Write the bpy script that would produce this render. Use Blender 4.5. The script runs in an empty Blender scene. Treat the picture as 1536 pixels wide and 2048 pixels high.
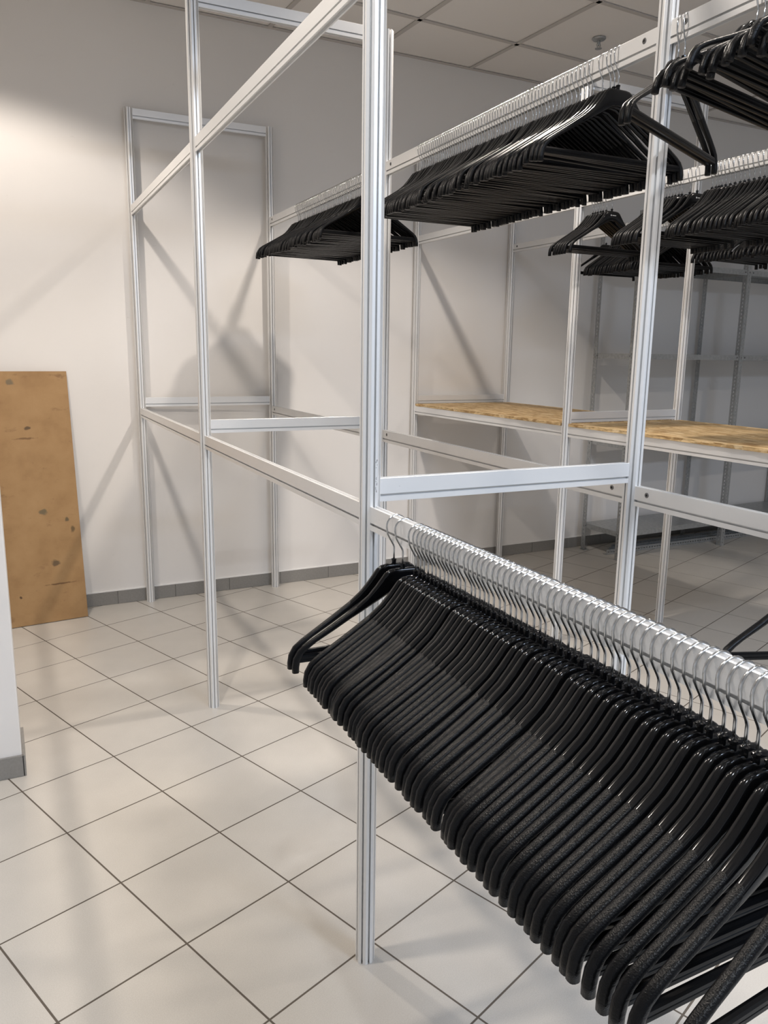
import bpy, bmesh, math, random
from mathutils import Matrix, Vector
random.seed(7)
sc = bpy.context.scene
C = sc.collection

# ------------------------------------------------------------------ camera
FPX, YAW, PITCH, ROLL = 1569.3, 0.45128, -0.20068, 0.01423
CAM = Vector((-0.640, -4.186, 1.332))
cy, sy, cp, sp = math.cos(YAW), math.sin(YAW), math.cos(PITCH), math.sin(PITCH)
fwd = Vector((sy * cp, cy * cp, sp)); rgt = Vector((cy, -sy, 0)); upv = rgt.cross(fwd)
cr, sr = math.cos(ROLL), math.sin(ROLL)
rgt, upv = cr * rgt + sr * upv, -sr * rgt + cr * upv
cam = bpy.data.objects.new('camera', bpy.data.cameras.new('camera')); C.objects.link(cam)
cam.matrix_world = Matrix(((rgt.x, upv.x, -fwd.x, CAM.x), (rgt.y, upv.y, -fwd.y, CAM.y), (rgt.z, upv.z, -fwd.z, CAM.z), (0, 0, 0, 1)))
cam.data.sensor_fit = 'VERTICAL'; cam.data.sensor_height = 36.0
cam.data.lens = FPX / 2048 * 36.0; cam.data.clip_start = 0.02
sc.camera = cam

def project(p):
    d = Vector(p) - CAM
    z = d.dot(fwd)
    if z < 0.05: return None
    return (768 + FPX * d.dot(rgt) / z, 1024 - FPX * d.dot(upv) / z, z)

# ------------------------------------------------------------------ world, lights, exposure
wd = bpy.data.worlds.new('world'); sc.world = wd; wd.use_nodes = True
wd.node_tree.nodes['Background'].inputs[0].default_value = (0.9, 0.95, 1.0, 1)
wd.node_tree.nodes['Background'].inputs[1].default_value = 0.05
sc.view_settings.view_transform = 'Standard'; sc.view_settings.look = 'None'
sc.view_settings.exposure = 0.62; sc.view_settings.gamma = 1.0; sc.view_settings.use_curve_mapping = False

CEIL = 2.94
WARM = (1.0, 0.90, 0.80)
def downlight(x, y, watts, col=WARM, size=134, blend=0.22):
    l = bpy.data.lights.new('downlight_lamp', 'SPOT'); l.energy = watts; l.color = col
    l.spot_size = math.radians(size); l.spot_blend = blend; l.shadow_soft_size = 0.045
    o = bpy.data.objects.new('downlight_lamp', l); C.objects.link(o); o.location = (x, y, CEIL - 0.012)
downlight(-0.68, -0.90, 52, size=130, blend=0.3)
downlight(1.05, -1.48, 62, size=126, blend=0.3)
downlight(-0.62, -2.67, 56)
downlight(1.05, -3.25, 40)
downlight(-0.60, -4.45, 46, (0.88, 0.94, 1.0))
downlight(2.90, -3.20, 30)  # unseen extra lamp, added to brighten the floor and boards at far right
# unseen cool area light, added behind the camera for the bluish foreground light
def panel(x, y, watts):
    l = bpy.data.lights.new('added_cool_light', 'AREA'); l.shape = 'RECTANGLE'; l.size = 1.2; l.size_y = 0.6
    l.energy = watts; l.color = (0.66, 0.79, 1.0)
    o = bpy.data.objects.new('added_cool_light', l); C.objects.link(o); o.location = (x, y, CEIL - 0.01)
panel(1.0, -5.6, 80)

# ------------------------------------------------------------------ materials
def mat(name, col, rough=0.5, metal=0.0, spec=0.5):
    m = bpy.data.materials.new(name); m.use_nodes = True
    b = m.node_tree.nodes['Principled BSDF']
    b.inputs['Base Color'].default_value = (*col, 1); b.inputs['Roughness'].default_value = rough
    b.inputs['Metallic'].default_value = metal; b.inputs['Specular IOR Level'].default_value = spec
    return m
def N(m, t, **kw):
    n = m.node_tree.nodes.new(t)
    for k, v in kw.items(): setattr(n, k, v)
    return n
def L(m, a, b): m.node_tree.links.new(a, b)
def bsdf(m): return m.node_tree.nodes['Principled BSDF']
def coords(m, scale=(1, 1, 1), kind='Object'):
    t = N(m, 'ShaderNodeTexCoord'); mp = N(m, 'ShaderNodeMapping'); mp.inputs['Scale'].default_value = scale
    L(m, t.outputs[kind], mp.inputs['Vector']); return mp.outputs['Vector']
def noise(m, vec, scale, detail=4, rough=0.5):
    n = N(m, 'ShaderNodeTexNoise'); n.inputs['Scale'].default_value = scale; n.inputs['Detail'].default_value = detail
    n.inputs['Roughness'].default_value = rough; L(m, vec, n.inputs['Vector']); return n.outputs['Fac']
def ramp(m, fac, stops):
    r = N(m, 'ShaderNodeValToRGB'); e = r.color_ramp.elements
    while len(e) < len(stops): e.new(0.5)
    for i, (p, c) in enumerate(stops):
        e[i].position = p; e[i].color = (*c, 1) if len(c) == 3 else c
    L(m, fac, r.inputs['Fac']); return r.outputs['Color']
def bump(m, h, strength, dist=0.001):
    b = N(m, 'ShaderNodeBump'); b.inputs['Strength'].default_value = strength; b.inputs['Distance'].default_value = dist
    L(m, h, b.inputs['Height']); L(m, b.outputs['Normal'], bsdf(m).inputs['Normal'])
def mix(m, fac, a, b, mode='MIX'):
    x = N(m, 'ShaderNodeMix', data_type='RGBA', blend_type=mode)
    for s, v in ((0, fac), (6, a), (7, b)):
        if hasattr(v, 'is_output'): L(m, v, x.inputs[s])
        else: x.inputs[s].default_value = v if s == 0 else (*v, 1)
    return x.outputs[2]

M = {}
# painted plaster
m = M['wall'] = mat('wall_paint', (0.8, 0.78, 0.76), 0.7, spec=0.25)
v = coords(m)
c = ramp(m, noise(m, v, 1.3, 5), [(0.3, (0.785, 0.762, 0.738)), (0.7, (0.82, 0.80, 0.777))])
sc1 = ramp(m, noise(m, coords(m, (5, 5, 11)), 3.1, 6, 0.62), [(0.70, (0, 0, 0)), (0.80, (1, 1, 1))])
L(m, mix(m, sc1, c, (0.70, 0.675, 0.65)), bsdf(m).inputs['Base Color'])
bump(m, noise(m, v, 240, 3), 0.12, 0.001)
# ceiling board
m = M['ceil'] = mat('ceiling_board', (0.84, 0.81, 0.78), 0.85, spec=0.15)
bump(m, noise(m, coords(m), 300, 3), 0.15, 0.001)
M['tbar'] = mat('ceiling_grid_metal', (0.56, 0.53, 0.50), 0.5, spec=0.3)
# porcelain floor tile
m = M['tile'] = mat('porcelain_tile', (0.6, 0.57, 0.53), 0.3, spec=0.5)
oi = N(m, 'ShaderNodeObjectInfo'); v = coords(m)
c = ramp(m, noise(m, v, 420, 2), [(0.35, (0.565, 0.532, 0.482)), (0.65, (0.62, 0.588, 0.537))])
c2 = ramp(m, noise(m, v, 9, 5), [(0.3, (0.94, 0.94, 0.94)), (0.7, (1.0, 1.0, 1.0))])
c3 = ramp(m, oi.outputs['Random'], [(0.0, (0.965, 0.965, 0.965)), (1.0, (1.0, 1.0, 1.0))])
L(m, mix(m, 1.0, mix(m, 1.0, c, c2, 'MULTIPLY'), c3, 'MULTIPLY'), bsdf(m).inputs['Base Color'])
rr = N(m, 'ShaderNodeMapRange'); rr.inputs['To Min'].default_value = 0.27; rr.inputs['To Max'].default_value = 0.40
L(m, noise(m, v, 6, 5), rr.inputs['Value']); L(m, rr.outputs['Result'], bsdf(m).inputs['Roughness'])
bump(m, noise(m, v, 500, 2), 0.08, 0.0006)
m = M['grout'] = mat('grout', (0.13, 0.11, 0.09), 0.9, spec=0.1)
m = M['skirt'] = mat('skirting_tile', (0.25, 0.24, 0.225), 0.42)
c = ramp(m, noise(m, coords(m), 120, 4), [(0.3, (0.235, 0.225, 0.21)), (0.7, (0.27, 0.26, 0.243))]); L(m, c, bsdf(m).inputs['Base Color'])
M['sealant'] = mat('white_sealant', (0.85, 0.84, 0.82), 0.5)
# anodised aluminium
m = M['alu'] = mat('anodised_aluminium', (0.83, 0.83, 0.825), 0.34, 0.35)
sf = ramp(m, noise(m, coords(m, (40, 40, 22)), 2.2, 5, 0.7), [(0.24, (0.52, 0.51, 0.50)), (0.29, (0.83, 0.83, 0.825))]); L(m, sf, bsdf(m).inputs['Base Color'])
M['screw'] = mat('screw_steel', (0.22, 0.22, 0.22), 0.35, 0.8)
M['black'] = mat('black_hole', (0.01, 0.01, 0.01), 0.6)
# galvanised steel
m = M['galv'] = mat('galvanised_steel', (0.42, 0.43, 0.43), 0.42, 0.65)
c = ramp(m, noise(m, coords(m), 55, 4), [(0.3, (0.36, 0.37, 0.37)), (0.7, (0.48, 0.49, 0.49))]); L(m, c, bsdf(m).inputs['Base Color'])
# hanger plastics and wire
M['gloss'] = mat('glossy_black_plastic', (0.004, 0.004, 0.0045), 0.14, spec=0.30)
m = M['grain'] = mat('grained_black_plastic', (0.004, 0.004, 0.0044), 0.31, spec=0.17)
bump(m, noise(m, coords(m), 560, 2), 0.6, 0.0008)
M['bar'] = mat('ribbed_black_plastic', (0.004, 0.004, 0.0044), 0.28, spec=0.12)
M['wire'] = mat('chromed_wire', (0.58, 0.585, 0.59), 0.16, 1.0)
M['print'] = mat('white_print', (0.55, 0.55, 0.55), 0.5)
# hardboard with stains
m = M['hard'] = mat('hardboard', (0.4, 0.25, 0.12), 0.55, spec=0.3)
v = coords(m)
c = ramp(m, noise(m, v, 7, 7, 0.6), [(0.25, (0.285, 0.165, 0.072)), (0.5, (0.37, 0.225, 0.103)), (0.75, (0.42, 0.265, 0.128))])
st = ramp(m, noise(m, coords(m, (3.1, 3.1, 6.3)), 2.4, 6, 0.65), [(0.60, (0, 0, 0)), (0.70, (1, 1, 1))])
c = mix(m, st, c, (0.255, 0.145, 0.068))
def spot(cx, cz, sx, sz, col, c):
    t = N(m, 'ShaderNodeTexCoord'); mp = N(m, 'ShaderNodeMapping')
    mp.inputs['Location'].default_value = (-cx / sx, 0, -cz / sz); mp.inputs['Scale'].default_value = (1 / sx, 0.0, 1 / sz)
    ad = N(m, 'ShaderNodeVectorMath', operation='ADD'); nz = N(m, 'ShaderNodeTexNoise'); nz.inputs['Scale'].default_value = 45
    L(m, t.outputs['Object'], nz.inputs['Vector']); L(m, t.outputs['Object'], mp.inputs['Vector'])
    L(m, mp.outputs['Vector'], ad.inputs[0]); sb = N(m, 'ShaderNodeVectorMath', operation='SUBTRACT'); sb.inputs[1].default_value = (0.5, 0.5, 0.5)
    L(m, nz.outputs['Color'], sb.inputs[0]); sl = N(m, 'ShaderNodeVectorMath', operation='MULTIPLY'); sl.inputs[1].default_value = (1.4, 0, 1.4)
    L(m, sb.outputs[0], sl.inputs[0]); L(m, sl.outputs[0], ad.inputs[1])
    ln = N(m, 'ShaderNodeVectorMath', operation='LENGTH'); L(m, ad.outputs[0], ln.inputs[0])
    f = ramp(m, ln.outputs['Value'], [(0.55, (1, 1, 1)), (1.0, (0, 0, 0))])
    return mix(m, f, c, col)
for a in ((-0.262, 1.175, 0.022, 0.018, (0.20, 0.15, 0.09)), (-0.20, 0.955, 0.020, 0.010, (0.13, 0.085, 0.045)), (-0.21, 0.905, 0.055, 0.006, (0.21, 0.12, 0.055)),
          (-0.165, 0.545, 0.022, 0.018, (0.17, 0.13, 0.075)), (-0.06, 0.50, 0.012, 0.012, (0.15, 0.11, 0.06)), (-0.035, 0.45, 0.016, 0.022, (0.16, 0.105, 0.05)),
          (-0.13, 0.29, 0.024, 0.018, (0.15, 0.10, 0.055)), (-0.11, 0.185, 0.085, 0.005, (0.18, 0.10, 0.045)), (-0.30, 0.14, 0.008, 0.008, (0.10, 0.06, 0.03))):
    c = spot(*a, c)
L(m, c, bsdf(m).inputs['Base Color'])
M['hardedge'] = mat('hardboard_edge', (0.24, 0.15, 0.075), 0.8)
# oriented strand board
m = M['osb'] = mat('oriented_strand_board', (0.6, 0.4, 0.2), 0.62, spec=0.25)
dv = coords(m, (42, 11, 26)); wob = N(m, 'ShaderNodeTexNoise'); wob.inputs['Scale'].default_value = 7; L(m, coords(m), wob.inputs['Vector'])
wm = N(m, 'ShaderNodeVectorMath', operation='MULTIPLY_ADD'); wm.inputs[1].default_value = (3.0, 2.0, 0)
L(m, wob.outputs['Color'], wm.inputs[0]); L(m, dv, wm.inputs[2])
vo = N(m, 'ShaderNodeTexVoronoi'); vo.inputs['Scale'].default_value = 1.6; L(m, wm.outputs[0], vo.inputs['Vector'])
sx = N(m, 'ShaderNodeSeparateColor'); L(m, vo.outputs['Color'], sx.inputs[0])
c = ramp(m, sx.outputs[0], [(0.0, (0.46, 0.29, 0.13)), (0.35, (0.63, 0.44, 0.225)), (0.75, (0.73, 0.535, 0.295)), (1.0, (0.80, 0.63, 0.39))])
fib = ramp(m, noise(m, coords(m, (150, 9, 60)), 3, 4), [(0.36, (0.58, 0.52, 0.43)), (0.56, (1, 1, 1))])
c = mix(m, 1.0, c, fib, 'MULTIPLY'); L(m, c, bsdf(m).inputs['Base Color'])
bump(m, sx.outputs[1], 0.35, 0.0012)

# ------------------------------------------------------------------ mesh helpers
def mesh_obj(name, verts, faces, material, parent=None, smooth=False, mats=None, fmat=None):
    me = bpy.data.meshes.new(name); me.from_pydata([tuple(v) for v in verts], [], faces); me.update()
    for mm in (mats or [material]): me.materials.append(mm)
    if fmat:
        for p, i in zip(me.polygons, fmat): p.material_index = i
    if smooth:
        for p in me.polygons: p.use_smooth = True
    o = bpy.data.objects.new(name, me); C.objects.link(o)
    if parent: o.parent = parent
    return o
def link_copy(src, parent=None, loc=None, rot=None, name=None):
    o = src.copy(); C.objects.link(o); o.parent = parent
    if name: o.name = name
    if loc is not None: o.location = loc
    if rot is not None: o.rotation_euler = rot
    return o
def box_data(x0, x1, y0, y1, z0, z1):
    v = [(x0, y0, z0), (x1, y0, z0), (x1, y1, z0), (x0, y1, z0), (x0, y0, z1), (x1, y0, z1), (x1, y1, z1), (x0, y1, z1)]
    f = [(3, 2, 1, 0), (4, 5, 6, 7), (0, 1, 5, 4), (1, 2, 6, 5), (2, 3, 7, 6), (3, 0, 4, 7)]
    return v, f
def box(name, b, material, parent=None, bevel=0.0):
    v, f = box_data(*b); o = mesh_obj(name, v, f, material, parent)
    if bevel:
        bm = bmesh.new(); bm.from_mesh(o.data); bmesh.ops.bevel(bm, geom=bm.edges[:], offset=bevel, segments=2, affect='EDGES', profile=0.6)
        bm.to_mesh(o.data); bm.free()
    return o
def merge(parts):
    V, F = [], []
    for v, f in parts:
        n = len(V); V += list(v); F += [tuple(i + n for i in q) for q in f]
    return V, F
def tube_data(path, rad, seg=6, cap=True, up=Vector((0, 1, 0))):
    V, F = [], []
    P = [Vector(p) for p in path]
    for i, p in enumerate(P):
        t = (P[min(i + 1, len(P) - 1)] - P[max(i - 1, 0)]).normalized()
        a = up.cross(t); a = a.normalized() if a.length > 1e-6 else Vector((1, 0, 0)); b = t.cross(a)
        r = rad[i] if isinstance(rad, (list, tuple)) else rad
        for k in range(seg):
            w = 2 * math.pi * k / seg; V.append(p + r * (math.cos(w) * a + math.sin(w) * b))
    for i in range(len(P) - 1):
        for k in range(seg):
            F.append((i * seg + k, i * seg + (k + 1) % seg, (i + 1) * seg + (k + 1) % seg, (i + 1) * seg + k))
    if cap: F.append(tuple(range(seg))[::-1]); F.append(tuple((len(P) - 1) * seg + k for k in range(seg)))
    return V, F
def lathe(profile, seg=20):
    V, F = [], []
    for r, z in profile:
        for k in range(seg):
            w = 2 * math.pi * k / seg; V.append((r * math.cos(w), r * math.sin(w), z))
    for i in range(len(profile) - 1):
        for k in range(seg):
            F.append((i * seg + k, i * seg + (k + 1) % seg, (i + 1) * seg + (k + 1) % seg, (i + 1) * seg + k))
    F.append(tuple(range(seg))[::-1]); F.append(tuple((len(profile) - 1) * seg + k for k in range(seg)))
    return V, F
def tag(o, label, cat, group=None):
    o['label'] = label; o['category'] = cat
    if group: o['group'] = group
    return o
def struct(o): o['kind'] = 'structure'; return o
def empty(name, loc=(0, 0, 0), rotz=0.0):
    o = bpy.data.objects.new(name, None); C.objects.link(o); o.location = loc; o.rotation_euler = (0, 0, rotz); o.empty_display_size = 0.05
    return o
def clip(poly, a, b, c):            # keep a*x+b*y<=c
    out = []
    for i, p in enumerate(poly):
        q = poly[(i + 1) % len(poly)]; dp = a * p[0] + b * p[1] - c; dq = a * q[0] + b * q[1] - c
        if dp <= 0: out.append(p)
        if dp * dq < 0:
            t = dp / (dp - dq); out.append((p[0] + t * (q[0] - p[0]), p[1] + t * (q[1] - p[1])))
    return out

# ------------------------------------------------------------------ room shell
X0, X1, Y0 = -3.2, 6.2, -8.0
WS, WO = 0.020, 0.036               # back wall face: y = WO + WS*x
wy = lambda x: WO + WS * x
def clip_room(poly):
    for a in ((-WS, 1, WO), (-1, 0, -X0), (1, 0, X1), (0, -1, -Y0)):
        poly = clip(poly, *a)
        if len(poly) < 3: return []
    return poly
def slab(name, poly, z0, z1, material):
    n = len(poly); V = [(x, y, z0) for x, y in poly] + [(x, y, z1) for x, y in poly]
    F = [tuple(range(n))[::-1], tuple(range(n, 2 * n))] + [(i, (i + 1) % n, n + (i + 1) % n, n + i) for i in range(n)]
    return mesh_obj(name, V, F, material)
wall_b = struct(slab('wall_back', [(X0 - .2, wy(X0 - .2)), (X1 + .2, wy(X1 + .2)), (X1 + .2, wy(X1) + .2), (X0 - .2, wy(X0) + .2)], -0.05, 3.2, M['wall']))
struct(box('wall_right', (X1, X1 + .15, Y0, wy(X1), -.05, 3.2), M['wall']))
struct(box('wall_front', (X0, X1, Y0 - .15, Y0, -.05, 3.2), M['wall']))
SX, SY = -0.668, -1.645             # corner of the short wall stub on the left
stub = struct(box('wall_left', (X0, SX, SY, SY + 0.22, 0.0, CEIL + .05), M['wall'], bevel=0.004))
struct(box('wall_far_left', (X0 - .15, X0, Y0, wy(X0), -.05, 3.2), M['wall']))
floor = struct(slab('floor', [(X0, Y0), (X1, Y0), (X1, wy(X1)), (X0, wy(X0))], -0.06, -0.0005, M['grout']))
# floor tiles: square grid turned against the wall
TP, TA, TO = 0.30062, 0.36596, (-0.6749, -1.7479)
ca, sa = math.cos(TA), math.sin(TA)
TG, TC = 0.0023, 0.0003
def t2w(u, v): return (TO[0] + ca * u - sa * v, TO[1] + sa * u + ca * v)
h = TP / 2 - TG
V = []; 
for z, r in ((-0.0030, h), (-TC, h), (0.0, h - TC)):
    V += [(-r, -r, z), (r, -r, z), (r, r, z), (-r, r, z)]
F = [(8, 9, 10, 11)] + [(a + i, a + (i + 1) % 4, a + 4 + (i + 1) % 4, a + 4 + i) for a in (0, 4) for i in range(4)]
tile_src = mesh_obj('floor_tile', V, F, M['tile'], floor)
cand, rest = [], []
for i in range(-45, 46):
    for j in range(-45, 46):
        poly = [t2w((i + a) * TP + e * TG, (j + b) * TP + g * TG) for a, b, e, g in ((0, 0, 1, 1), (1, 0, -1, 1), (1, 1, -1, -1), (0, 1, 1, -1))]
        cl = clip_room(poly)
        if len(cl) < 3: continue
        c = t2w((i + .5) * TP, (j + .5) * TP)
        full = len(cl) == 4 and all(abs(p[0] - q[0]) + abs(p[1] - q[1]) < 1e-6 for p, q in zip(poly, cl))
        pr = [project((x, y, 0)) for x, y in cl]
        size = 0
        if all(pr) and any(-30 < p[0] < 1566 and 900 < p[1] < 2100 for p in pr):
            size = abs(sum(pr[k][0] * pr[(k + 1) % len(pr)][1] - pr[(k + 1) % len(pr)][0] * pr[k][1] for k in range(len(pr)))) / 2
        # hidden behind the stub wall
        if c[0] < SX - 0.15 and c[1] > SY + .1: size = 0
        cand.append((size, full, c, cl))
cand.sort(key=lambda t: -t[0])
first = True; rv, rf = [], []
for n, (size, full, c, cl) in enumerate(cand):
    if n < 300 and size > 0:
        if full:
            o = tile_src if first else link_copy(tile_src, floor); first = False
            o.location = (c[0], c[1], 0); o.rotation_euler = (0, 0, TA)
        else:
            k = len(cl); vv = [(x - c[0], y - c[1], -0.003) for x, y in cl] + [(x - c[0], y - c[1], 0) for x, y in cl]
            o = mesh_obj('floor_tile', vv, [tuple(range(k, 2 * k))] + [(q, (q + 1) % k, k + (q + 1) % k, k + q) for q in range(k)], M['tile'], floor)
            o.location = (c[0], c[1], 0)
    else:
        k = len(cl); b0 = len(rv)
        rv += [(x, y, -0.003) for x, y in cl] + [(x, y, 0) for x, y in cl]
        rf += [tuple(b0 + q for q in range(k, 2 * k))] + [tuple(b0 + w for w in (q, (q + 1) % k, k + (q + 1) % k, k + q)) for q in range(k)]
o = mesh_obj('floor_tile_field', rv, rf, M['tile'], floor); o['kind'] = 'stuff'

# ceiling: lay-in boards in a metal grid
ceil = struct(slab('ceiling', [(X0, Y0), (X1, Y0), (X1, wy(X1)), (X0, wy(X0))], CEIL + 0.03, CEIL + 0.12, M['ceil']))
GA, GO, GP = math.radians(3.6), (1.956, -0.362), 0.604
gc, gs = math.cos(GA), math.sin(GA)
def g2w(u, v): return (GO[0] + gc * u - gs * v, GO[1] + gs * u + gc * v)
def prism(name, poly, z0, z1, material, parent):
    o = slab(name, poly, z0, z1, material); o.parent = parent; return o
full_tile = None
for i in range(-11, 9):
    for j in range(-15, 4):
        poly = [g2w((i + a) * GP + e * 0.006, (j + b) * GP + g * 0.006) for a, b, e, g in ((0, 0, 1, 1), (1, 0, -1, 1), (1, 1, -1, -1), (0, 1, 1, -1))]
        cl = clip_room(poly)
        if len(cl) < 3: continue
        full = len(cl) == 4 and all(abs(p[0] - q[0]) + abs(p[1] - q[1]) < 1e-6 for p, q in zip(poly, cl))
        if full:
            if full_tile is None:
                r = GP / 2 - 0.006
                v, f = box_data(-r, r, -r, r, 0.0, 0.014); full_tile = mesh_obj('ceiling_board', v, f, M['ceil'], ceil); o = full_tile
            else: o = link_copy(full_tile, ceil)
            c = g2w((i + .5) * GP, (j + .5) * GP); o.location = (c[0], c[1], CEIL + 0.006); o.rotation_euler = (0, 0, GA)
        else: prism('ceiling_board', cl, CEIL + .006, CEIL + .020, M['ceil'], ceil)
for i in range(-11, 10):
    for (u, v) in (((i * GP - .012, -16 * GP), (i * GP + .012, 6 * GP)), ((-12 * GP, i * GP - .012), (10 * GP, i * GP + .012))):
        cl = clip_room([g2w(u[0], u[1]), g2w(v[0], u[1]), g2w(v[0], v[1]), g2w(u[0], v[1])])
        if len(cl) >= 3: prism('ceiling_grid_bar', cl, CEIL, CEIL + .004, M['tbar'], ceil)
for j in range(-15, -11):
    cl = clip_room([g2w(-12 * GP, j * GP - .012), g2w(10 * GP, j * GP - .012), g2w(10 * GP, j * GP + .012), g2w(-12 * GP, j * GP + .012)])
    if len(cl) >= 3: prism('ceiling_grid_bar', cl, CEIL, CEIL + .004, M['tbar'], ceil)
prism('wall_angle', [(X0, wy(X0) - .022), (X1, wy(X1) - .022), (X1, wy(X1)), (X0, wy(X0))], CEIL - .001, CEIL + .003, M['tbar'], ceil)

# skirting tiles
base = struct(empty('baseboard_back', (0, WO, 0), math.atan(WS)))
x = -0.165 - 0.303 * 10; src = None
while x < X1 - .35:
    if src is None:
        src = o = box('skirting_tile', (0.0008, 0.3022, -0.009, 0.0, 0.0008, 0.071), M['skirt'], base, bevel=0.0012)
    else: o = link_copy(src, base)
    o.location = (x, 0, 0); x += 0.303
box('sealant_bead', (X0 + .05, X1 - .1, -0.0075, -0.0001, 0.0702, 0.0765), M['sealant'], base)
base2 = struct(empty('baseboard_left', (SX, SY, 0)))
for k in range(6):
    o = link_copy(src, base2); o.location = (-0.3035 * (k + 1) - .0005 + .007, 0, 0)
o = box('skirting_tile', (0.0, 0.009, -0.009, 0.2, 0.0008, 0.071), M['skirt'], base2, bevel=0.0012)

# sprinkler head in the ceiling
o = tag(empty('ceiling_sprinkler', (2.285, -0.626, CEIL)), 'small chrome fire sprinkler head hanging from the ceiling board', 'sprinkler')
v, f = lathe([(0.034, 0.006), (0.036, 0.0), (0.030, -0.006), (0.012, -0.008)]); mesh_obj('cover_plate', v, f, M['galv'], o, True)
v, f = lathe([(0.008, -0.004), (0.008, -0.022), (0.005, -0.026), (0.005, -0.034)], 10); mesh_obj('stem', v, f, M['galv'], o, True)
v, f = merge([tube_data([(s * .008, 0, -.02), (s * .014, 0, -.03), (s * .004, 0, -.044)], .002) for s in (-1, 1)]); mesh_obj('yoke', v, f, M['galv'], o)
v, f = lathe([(0.004, -0.042), (0.018, -0.045), (0.018, -0.047), (0.003, -0.049)], 14); mesh_obj('deflector', v, f, M['galv'], o)

# ------------------------------------------------------------------ display racks
PH = 2.458
prof = []
for k in range(8):
    th = math.radians(45 * k); n = Vector((math.cos(th), math.sin(th))); t = Vector((-n.y, n.x))
    for a, b in ((0.0198, -0.0078), (0.0198, -0.0020), (0.0182, -0.0020), (0.0178, -0.0042), (0.0112, -0.0036), (0.0112, 0.0036), (0.0178, 0.0042), (0.0182, 0.0020), (0.0198, 0.0020), (0.0198, 0.0078)):
        prof.append(n * a + t * b)
npf = len(prof)
pv = [(p.x, p.y, z) for z in (0.0, PH) for p in prof]
pf = [(i, (i + 1) % npf, npf + (i + 1) % npf, npf + i) for i in range(npf)] + [tuple(range(npf))[::-1], tuple(range(npf, 2 * npf))]
post_src = None
def post(parent, x, y, lean=(0, 0)):
    global post_src
    if post_src is None: o = post_src = mesh_obj('post', pv, pf, M['alu'], parent)
    else: o = link_copy(post_src, parent)
    o.location = (x, y, 0); o.rotation_euler = (lean[0], lean[1], 0); return o
RH = 0.047
rp = [(-.008, 0), (-.008, .0105), (-.0066, .0105), (-.0066, .0080), (-.0012, .0080), (-.0012, .0180), (-.0066, .0180), (-.0066, .0153), (-.008, .0153), (-.008, .0463), (-.0073, .047), (-.0046, .047), (-.0046, .041), (.0046, .041), (.0046, .047), (.0073, .047), (.008, .0463),
      (.008, .0153), (.0066, .0153), (.0066, .0180), (.0012, .0180), (.0012, .0080), (.0066, .0080), (.0066, .0105), (.008, .0105), (.008, 0), (.0046, 0), (.0046, .006), (-.0046, .006), (-.0046, 0)]
v, f = lathe([(0.0062, 0.0), (0.0062, 0.0007), (0.0052, 0.0014), (0.0030, 0.0014), (0.0028, 0.0004)], 16)
screw_me = None
def rail(parent, a, b, z, screws=0):
    """rail from post axis a to post axis b, underside at z; screws: -1/+1 = which face carries the lock screws"""
    global screw_me
    a, b = Vector(a), Vector(b); d = b - a; ln = d.length; inset = 0.0175
    n = len(rp); V = [(xx, y, zz) for xx in (inset, ln - inset) for y, zz in rp]
    F = [(i, n + i, n + (i + 1) % n, (i + 1) % n) for i in range(n)] + [tuple(range(n)), tuple(range(n, 2 * n))[::-1]]
    o = mesh_obj('rail', V, F, M['alu'], parent); bmf = bmesh.new(); bmf.from_mesh(o.data); bmesh.ops.recalc_face_normals(bmf, faces=bmf.faces[:]); bmf.to_mesh(o.data); bmf.free()
    o.location = (a.x, a.y, z); o.rotation_euler = (0, 0, math.atan2(d.y, d.x))
    if screws:
        for xx in (0.058, ln - 0.058):
            if screw_me is None:
                s = mesh_obj('lock_screw', v_s, f_s, None, o, mats=[M['screw'], M['black']], fmat=[1 if i == len(f_s) - 1 else 0 for i in range(len(f_s))]); screw_me = s
            else: s = link_copy(screw_me, o)
            s.location = (xx, screws * 0.0079, 0.031); s.rotation_euler = (-screws * math.pi / 2, 0, 0)
    return o
v_s, f_s = v, f
LOW, CRS, UP, TOP = 0.989, 1.042, 1.970, 2.411
def rack(label, left, right, low, crs, up, top):
    r = tag(empty('display_rack', (0, 0, 0)), label, 'rack')
    for p in left + right: post(r, *p)
    for ln, s in ((left, -1), (right, 1)):      # rails run from the wall towards the camera; local +y of a rail heading -y is +x
        for a, b in zip(ln, ln[1:]):
            rail(r, a[:2], b[:2], low, s * -1 if s > 0 else 1); rail(r, a[:2], b[:2], up, s * -1 if s > 0 else 1)
    for a, b in zip(left, right):
        rail(r, a[:2], b[:2], crs); rail(r, a[:2], b[:2], top)
    return r
P = [(0, 0), (0, -1.4), (0, -2.8), (0, -4.2)]
Q = [(0.698, 0), (0.698, -1.4), (0.678, -2.8), (0.678, -4.2)]
R = [(1.600, 0.035), (1.635, -1.36), (1.670, -2.76)]
S = [(2.265, 0.045), (2.310, -1.35), (2.355, -2.75)]
rk = rack('silver aluminium frame rack in the foreground, its low rail full of hangers', P, Q, LOW, CRS, UP, TOP)
rack('silver aluminium frame rack further right carrying the two strand board shelves', R, S, 0.972, 1.034, 1.947, TOP)

# grey remains of a torn sticker on the tall near post
rnd = random.Random(4); parts = []
for k in range(16):
    z = 1.062 + rnd.random() ** 1.3 * 0.07; x = 0.0026 + rnd.random() * .0035; hx, hz = rnd.uniform(.0005, .0014), rnd.uniform(.0008, .0045)
    parts.append(box_data(x, x + hx, -2.8199, -2.8197, z, z + hz))
v, f = merge(parts); near_post = [c for c in rk.children if c.name.startswith('post') and abs(c.location.x) < .01 and abs(c.location.y + 2.8) < .01][0]
o = mesh_obj('sticker_residue', [(a, b + 2.8, c) for a, b, c in v], f, M['skirt'], near_post); o['label'] = 'grey torn sticker remains'

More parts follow.
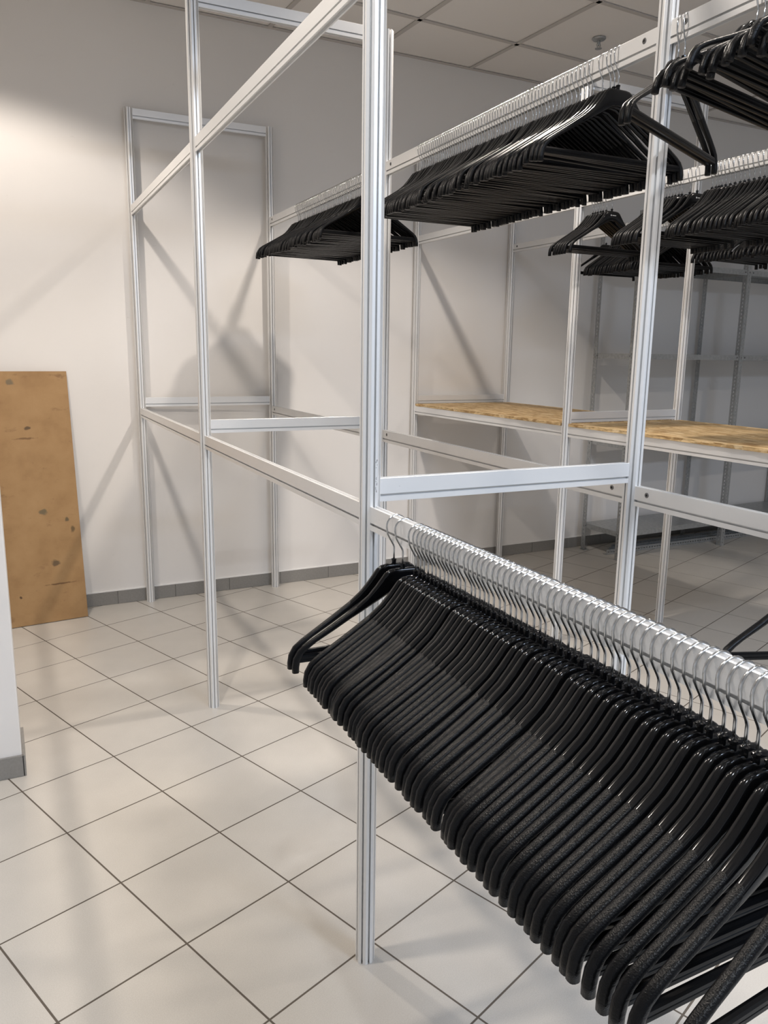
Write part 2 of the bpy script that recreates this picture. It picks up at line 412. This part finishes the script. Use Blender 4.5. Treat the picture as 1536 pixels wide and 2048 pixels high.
# ------------------------------------------------------------------ strand boards lying in the far rack
def osb(x0a, x0b, x1a, x1b, ya, yb, z, label):
    rnd = random.Random(int(-ya * 100) + 3); nx, ny = 14, 30; th = 0.013
    V, F = [], []
    pts = []
    for k in range(ny): pts.append((0, k / ny))
    for k in range(nx): pts.append((k / nx, 1))
    for k in range(ny): pts.append((1, 1 - k / ny))
    for k in range(nx): pts.append((1 - k / nx, 0))
    ring = []
    for s, t in pts:
        y = ya + t * (yb - ya); x = (x0a + t * (x0b - x0a)) * (1 - s) + (x1a + t * (x1b - x1a)) * s
        ring.append((x + rnd.uniform(-.0022, .0022), y + rnd.uniform(-.0022, .0022)))
    n = len(ring)
    cx, cyy = (x0a + x1b) / 2, (ya + yb) / 2
    for zz, off in ((0, .0), (th * .5, .0015), (th, 0)):
        for x, y in ring: V.append((x - cx + rnd.uniform(-off, off), y - cyy + rnd.uniform(-off, off), zz))
    for a in (0, n):
        F += [(a + i, a + (i + 1) % n, a + n + (i + 1) % n, a + n + i) for i in range(n)]
    F += [tuple(range(n))[::-1], tuple(range(2 * n, 3 * n))]
    o = mesh_obj('strand_board', V, F, M['osb']); bm = bmesh.new(); bm.from_mesh(o.data); bmesh.ops.recalc_face_normals(bm, faces=bm.faces[:]); bm.to_mesh(o.data); bm.free()
    o.location = (cx, cyy, z); tag(o, label, 'board', 'strand board shelves')
    return o
osb(1.592, 1.618, 2.262, 2.292, 0.010, -1.335, 0.972 + RH + .0005, 'strand board shelf in the far rack, the one next to the wall')
osb(1.624, 1.655, 2.302, 2.332, -1.385, -2.725, 0.972 + RH + .0005, 'strand board shelf in the far rack, the one cut off by the right edge')

# ------------------------------------------------------------------ brown hardboard leaning on the wall
BW, BH, BT = 0.62, 1.225, 0.010
v, f = box_data(-BW, 0, -BT, 0, 0, BH)
hb = mesh_obj('hardboard_panel', v, f, None, mats=[M['hard'], M['hardedge']], fmat=[1, 1, 0, 1, 1, 1])
p0 = Vector((-0.332, -0.122, 0.0)); topy = wy(-0.35) - 0.004
lean = math.asin((topy - p0.y) / BH)
hb.rotation_euler = Matrix.Rotation(math.radians(6.0), 3, 'Z').to_euler()
hb.matrix_world = Matrix.Translation(p0 + Vector((0, 0, 0.002))) @ Matrix.Rotation(math.radians(7.0), 4, 'Z') @ Matrix.Rotation(-lean, 4, 'X')
tag(hb, 'brown stained hardboard panel leaning against the white wall', 'panel')

# ------------------------------------------------------------------ galvanised shelving at the back
def flange(length, width, pitch=0.025, hw=0.006, hl=0.013):
    """flat strip in x (0..width), z (0..length) with a column of slots"""
    V, F = [], []
    xs = (0.0, width * .5 - hw / 2, width * .5 + hw / 2, width); zs = [0.0]; z = 0.012
    while z + hl < length - .005: zs += [z, z + hl]; z += pitch
    zs.append(length)
    for zz in zs: V += [(xx, 0, zz) for xx in xs]
    for i in range(len(zs) - 1):
        for k in range(3):
            if k == 1 and i % 2 == 1: continue
            F.append((i * 4 + k, i * 4 + k + 1, i * 4 + 5 + k, i * 4 + 4 + k))
    return V, F
def angle(length):
    a, fa = flange(length, 0.036)
    b = [(0, x, z) for x, y, z in a]
    v, f = merge([(a, fa), (b, [q[::-1] for q in fa])])
    me = bpy.data.meshes.new('slotted_angle'); me.from_pydata(v, [], f); me.materials.append(M['galv']); me.update(); return me
def angle_obj(name, me, parent):
    o = bpy.data.objects.new(name, me); C.objects.link(o); o.parent = parent
    s = o.modifiers.new('thickness', 'SOLIDIFY'); s.thickness = 0.0018; s.offset = 0
    return o
shelving = tag(empty('metal_shelving', (2.952, -0.338, 0), math.radians(2.6)), 'grey galvanised shelving of slotted uprights standing along the back wall', 'shelving')
UPM = angle(2.2); SW, SD = 0.992, 0.360
for i in range(3):
    for j, yy in enumerate((0, SD)):
        o = angle_obj('upright', UPM, shelving); o.location = (i * SW, yy, 0.002)
        o.rotation_euler = (0, 0, (0 if i < 2 else math.pi / 2) if j == 0 else (-math.pi / 2 if i < 2 else math.pi))
        box('foot_plate', (i * SW - .004, i * SW + .042, yy - .006 - (.034 if j else 0), yy + .04 - (.034 if j else 0), 0.0, .003), M['galv'], shelving)
def shelf_data(w, d, h=0.034, t=0.0015):
    parts = [box_data(0, w, 0, d, h - t, h), box_data(0, w, 0, t, 0, h - t), box_data(0, w, d - t, d, 0, h - t), box_data(0, t, t, d - t, 0, h - t), box_data(w - t, w, t, d - t, 0, h - t),
             box_data(0, w, t, .012, 0, t), box_data(0, w, d - .012, d - t, 0, t)]
    return merge(parts)
ssrc = None; bsrc = None
for i in range(2):
    for z in (0.158, 0.742, 1.312, 1.875):
        if ssrc is None:
            v, f = shelf_data(SW - .006, SD - .004); s = ssrc = mesh_obj('shelf', v, f, M['galv'], shelving)
        else: s = link_copy(ssrc, shelving)
        s.location = (i * SW + .003, .002, z)
        for bx, by, rx, ry in ((.018, -.0005, math.pi / 2, 0), (.055, -.0005, math.pi / 2, 0), (SW - .024, -.0005, math.pi / 2, 0), (-.0005, .03, 0, -math.pi / 2), (-.0005, SD - .035, 0, -math.pi / 2)):
            if bsrc is None:
                v, f = lathe([(0.0055, 0), (0.0055, .002), (.004, .004), (.001, .0045)], 8); b = bsrc = mesh_obj('bolt', v, f, M['screw'], s)
            else: b = link_copy(bsrc, s)
            b.location = (bx, by, .018); b.rotation_euler = (rx, ry, 0)
for k, (x0, y0, ln, rz, lab) in enumerate(((2.985, -0.185, 1.75, 1.0, 'slotted steel bar on the floor under the shelving, front one of three'),
                                         (3.05, -0.135, 1.75, 1.6, 'slotted steel bar on the floor under the shelving, middle one of three'),
                                         (3.12, -0.080, 1.60, 2.2, 'slotted steel bar on the floor under the shelving, rear one of three'))):
    o = angle_obj('slotted_bar', angle(ln), None)
    o.matrix_world = Matrix.Translation((x0, y0, 0.0018)) @ Matrix.Rotation(math.radians(rz), 4, 'Z') @ Matrix.Rotation(math.pi / 2, 4, 'Y') @ Matrix.Rotation(math.pi / 2, 4, 'Z') @ Matrix.Rotation(-math.pi/2, 4, 'Z') @ Matrix.Scale(1, 4)
    o.matrix_world = Matrix.Translation((x0, y0, 0.0015)) @ Matrix.Rotation(math.radians(rz), 4, 'Z') @ Matrix(((0, 0, 1, 0), (0, 1, 0, 0), (1, 0, 0, 0), (0, 0, 0, 1)))
    tag(o, lab, 'steel bar', 'slotted bars under the shelving')

# ------------------------------------------------------------------ coat hangers
# local frame: x along the shoulders, z up, origin at the top of the hook
st = [((0, -.0930), (0, -.1300)), ((-.018, -.0930), (-.018, -.1325)), ((-.029, -.0945), (-.036, -.1430)), ((-.0375, -.1000), (-.049, -.1500)), ((-.044, -.1085), (-.060, -.1555)),
      ((-.054, -.1215), (-.073, -.1625)), ((-.069, -.1385), (-.088, -.1705)), ((-.092, -.1570), (-.106, -.1795)), ((-.128, -.1795), (-.134, -.1960)), ((-.165, -.2020), (-.169, -.2150)),
      ((-.188, -.2160), (-.186, -.2270)), ((-.203, -.2275), (-.1935, -.2345)), ((-.2115, -.2420), (-.1985, -.2445)), ((-.2140, -.2570), (-.2010, -.2570)), ((-.2140, -.2680), (-.2015, -.2680))]
full = [((-a, b), (-c, d)) for (a, b), (c, d) in st[:0:-1]] + st
TH, NS = 0.0126, 14
def section(T, B, x):
    T, B = Vector((T[0], 0, T[1])), Vector((B[0], 0, B[1])); d = B - T; ln = d.length; d = d / ln
    w = TH / 2 * (0.90 if abs(x) < .03 else 1.0)
    out = []
    for k in range(NS):
        a = 2 * math.pi * k / NS; cs, sn = math.cos(a), math.sin(a); e = 0.62 if ln > .025 else 0.78
        out.append(T + d * (ln / 2 * (1 - math.copysign(abs(cs) ** e, cs))) + Vector((0, math.copysign(abs(sn) ** e, sn) * w, 0)))
    return out
V, F, FM = [], [], []
for T, B in full: V += section(T, B, T[0])
ns = len(full)
for i in range(ns - 1):
    mx = abs(full[i][0][0] + full[i + 1][0][0]) / 2
    for k in range(NS):
        F.append((i * NS + k, i * NS + (k + 1) % NS, (i + 1) * NS + (k + 1) % NS, (i + 1) * NS + k)); FM.append(1 if mx > .10 else 0)
F.append(tuple(range(NS))[::-1]); FM.append(1); F.append(tuple((ns - 1) * NS + k for k in range(NS))); FM.append(1)
hanger = empty('coat_hanger')
hbody = mesh_obj('shoulder_body', V, F, None, hanger, True, mats=[M['gloss'], M['grain']], fmat=FM)
bm = bmesh.new(); bm.from_mesh(hbody.data); bmesh.ops.recalc_face_normals(bm, faces=bm.faces[:]); bm.to_mesh(hbody.data); bm.free()
# trouser bar with shallow ribs
rp2 = [(-.0042, 0), (-.0042, .004), (-.0034, .0048), (-.0042, .0056), (-.0042, .0096), (-.0030, .0128), (0, .0138), (.0030, .0128), (.0042, .0096), (.0042, .0056), (.0034, .0048), (.0042, .004), (.0042, 0), (.002, -.0014), (-.002, -.0014)]
n = len(rp2); V = [(x, y, z - .2490) for x in (-.2035, .2035) for y, z in rp2]
F = [(i, n + i, n + (i + 1) % n, (i + 1) % n) for i in range(n)] + [tuple(range(n)), tuple(range(n, 2 * n))[::-1]]
hbar = mesh_obj('trouser_bar', V, F, M['bar'], hanger)
bm = bmesh.new(); bm.from_mesh(hbar.data); bmesh.ops.recalc_face_normals(bm, faces=bm.faces[:]); bm.to_mesh(hbar.data); bm.free()
# hook
hr, wr = 0.0200, 0.0019
path = []
for k in range(15):
    w = math.radians(-22 + 222 * k / 14); path.append((0.001 + hr * math.cos(w), 0, -wr - hr + hr * math.sin(w)))
path += [(-.0172, 0, -.0360), (-.0130, 0, -.0435), (-.0085, 0, -.0510), (-.0050, 0, -.0572), (-.0032, 0, -.0620), (-.0030, 0, -.0700), (-.0030, 0, -.0940)]
v, f = tube_data(path, wr, 6); hhook = mesh_obj('hook', v, f, M['wire'], hanger, True)
v, f = lathe([(.0042, -.096), (.0042, -.088), (.0050, -.0875), (.0050, -.0850), (.0030, -.0842)], 10)
hsock = mesh_obj('hook_socket', [(a - .003, b, c) for a, b, c in v], f, M['gloss'], hanger)
v1, f1 = lathe([(.0030, 0), (.0030, .0003)], 10); v2, f2 = box_data(.006, .026, -.0013, .0013, 0, .0003)
mark_v, mark_f = merge([(v1, f1), (v2, f2)])
mark_v = [(x - .010, -TH * .45 - .0002 - z, y - .110) for x, y, z in mark_v]
PARTS = [hbody, hbar, hhook, hsock]
used = False
def hang(x, y, ztop, yaw, label, group, tilt=0.0, mark=False):
    global used
    if not used: root = hanger; used = True
    else:
        root = hanger.copy(); C.objects.link(root)
        for p in PARTS: link_copy(p, root)
    root.location = (x, y, ztop); root.rotation_euler = (0, tilt, yaw)
    tag(root, label, 'coat hanger', group)
    if mark: mesh_obj('printed_mark', mark_v, mark_f, M['print'], root)
    return root
def spread(ys, dmin):
    """keep a row's order (towards the camera) and push neighbours apart to dmin"""
    ys = sorted(ys, reverse=True)
    for _ in range(200):
        for i in range(len(ys) - 1):
            d = ys[i] - ys[i + 1]
            if d < dmin: e = (dmin - d) / 2; ys[i] += e; ys[i + 1] -= e
    return ys
def walk(n, sd, rho=0.8, lim=3.5):
    out, a = [], 0.0
    for _ in range(n):
        a = rho * a + random.gauss(0, sd); a = max(-lim, min(lim, a)); out.append(math.radians(a))
    return out
ones = ['', 'first', 'second', 'third', 'fourth', 'fifth', 'sixth', 'seventh', 'eighth', 'ninth', 'tenth', 'eleventh', 'twelfth', 'thirteenth', 'fourteenth', 'fifteenth', 'sixteenth', 'seventeenth', 'eighteenth', 'nineteenth']
tens = {7: 'sevent', 2: 'twent', 3: 'thirt', 4: 'fort', 5: 'fift', 6: 'sixt'}
def ordinal(n):
    if n < 20: return ones[n]
    return tens[n // 10] + ('ieth' if n % 10 == 0 else 'y-' + ones[n % 10])
# row on the low rail in the foreground
A = [-2.917, -2.952, -3.004, -3.02, -3.034, -3.048, -3.062, -3.075, -3.091, -3.103, -3.117, -3.128, -3.146, -3.156, -3.165, -3.187, -3.201, -3.215, -3.224, -3.234, -3.252, -3.27, -3.277, -3.295, -3.313, -3.32, -3.332, -3.351,
     -3.365, -3.376, -3.396, -3.409, -3.424, -3.438, -3.451, -3.468, -3.482, -3.497, -3.504, -3.521, -3.536, -3.551, -3.566, -3.582, -3.598, -3.612, -3.628, -3.644, -3.654, -3.673, -3.683, -3.699, -3.713, -3.727, -3.743, -3.759, -3.776, -3.806]
A = spread(A, 0.0128); wk = walk(len(A), 0.75, .72, 2.6)
wk[1] = math.radians(-4.5); wk[0] = math.radians(0.5); wk[-1] = math.radians(5)
for i, y in enumerate(A):
    lab = 'black plastic coat hanger, %s from the tall near post on the low foreground rail' % ordinal(i + 1)
    hang(0, y, LOW + RH + 2 * wr - .0002, wk[i], lab, 'hangers on the low foreground rail', random.gauss(0, .006))
# upper rails of the near rack
UT = UP + RH + 2 * wr - .0002
ys = []; y = -1.694
while y > -2.585: ys.append(y); y -= random.uniform(.0128, .0168)
ys += [-2.607, -2.634, -2.647, -2.660]; ys = spread(ys, .0128); wk = walk(len(ys), .45)
for i, y in enumerate(ys):
    lab = 'black coat hanger, %s from the near end of the long packed upper row' % ordinal(len(ys) - i)
    if i == len(ys) - 1: lab = 'nearest black coat hanger of the long packed upper row, its hump in full view'
    if i == 0: lab = 'farthest black coat hanger of the long packed upper row, beside the tall near post'
    hang(.698 - .02 * max(0, min(1, (-1.4 - y) / 1.4)), y, UT, wk[i], lab, 'packed hangers on the upper rail', random.gauss(0, .012))
ys = []; y = -0.452
while y > -1.275: ys.append(y); y -= random.uniform(.0130, .0185)
ys = spread(ys, .0128); wk = walk(len(ys), .45)
for i, y in enumerate(ys):
    lab = 'black plastic coat hanger in the upper row behind the tall near post'
    if i == 0: lab = 'black coat hanger at the wall end of the upper row behind the tall near post'
    hang(.698, y, UT, wk[i], lab, 'hangers on the upper rail by the wall', random.gauss(0, .012))
D = [(-2.858, -20, 'black coat hanger askew across the right-hand tall post, nearer of the two'), (-2.841, -20.3, 'black coat hanger askew across the right-hand tall post, farther of the two')]
for y, a, lab in D: hang(.678, y, UT, math.radians(-a), lab, 'hangers at the top right', .06)
for i, y in enumerate(spread([-3.040, -3.056, -3.072, -3.088, -3.12, -3.136, -3.15, -3.166, -3.182, -3.20, -3.216, -3.232, -3.25, -3.27, -3.29], .0128)):
    hang(.678, y, UT, math.radians(random.uniform(-1, 3)), 'black coat hanger at the top right corner, %s after the two askew ones' % ordinal(i + 1), 'hangers at the top right', .15 + random.gauss(0, .025))
# lone hanger low on the near rack, right edge of the view
hang(.678, -3.295, LOW + RH + 2 * wr - .0002, math.radians(1.0), 'lone black coat hanger on the low rail at the right edge behind the foreground row', None, .15)
# far rack
rx = lambda y: 1.600 + (0.035 - y) * .025
sx_ = lambda y: 2.265 + (0.045 - y) * .032
ET = 1.947 + RH + 2 * wr - .0002
E1 = [-1.449, -1.464, -1.479, -1.496, -1.510, -1.529, -1.561]
for i, y in enumerate(E1):
    lab = 'black coat hanger in the far rack group of seven, %s from the post' % ordinal(i + 1)
    if i == 6: lab = 'nearest of seven black coat hangers on the far rack, white print on its hump'
    hang(rx(y), y, ET, math.radians(1.4 - 3 * (i == 0)) + random.gauss(0, .008), lab, 'small group of hangers on the far rack', 0, i == 6)
E2 = spread([-1.80, -1.816, -1.832, -1.847, -1.861, -1.876, -1.89, -1.906, -1.92, -1.957, -1.990], .0128)
for i, y in enumerate(E2):
    lab = 'black coat hanger in the middle group on the far rack, %s from the wall side' % ordinal(i + 1)
    if i == len(E2) - 1: lab = 'nearest black coat hanger of the far rack middle group, white print on hump'
    hang(rx(y), y, ET, math.radians(1.4) + random.gauss(0, .012), lab, 'middle group of hangers on the far rack', 0, i == len(E2) - 1)
ys = [-2.054, -2.07, -2.083, -2.096]; y = -2.112
while y > -2.66: ys.append(y); y -= random.uniform(.0165, .0205)
wk = walk(len(ys), .4)
for i, y in enumerate(spread(ys, .0128)):
    hang(rx(y), y, ET, math.radians(1.4) + wk[i], 'black coat hanger, %s of the long far rack group reaching the right edge' % ordinal(i + 1), 'long group of hangers on the far rack', random.gauss(0, .008))
ys = [-0.783]; y = -0.86
while y > -1.30: ys.append(y); y -= random.uniform(.014, .020)
wk = walk(len(ys), .5)
for i, y in enumerate(spread(ys, .0128)):
    lab = 'black coat hanger in the rear row of the far rack above the strand board'
    if i == 0: lab = 'single black coat hanger at the wall end of the rear row of the far rack'
    hang(sx_(y), y, ET, math.radians(1.8) + wk[i], lab, 'rear row of hangers on the far rack', random.gauss(0, .01))
ys = []; y = -1.55
while y > -2.25: ys.append(y); y -= random.uniform(.015, .021)
wk = walk(len(ys), .5)
for i, y in enumerate(spread(ys, .0128)):
    hang(sx_(y), y, ET, math.radians(1.8) + wk[i], 'black coat hanger in the rear row of the far rack at the right edge', 'rear row at the right edge', random.gauss(0, .01))
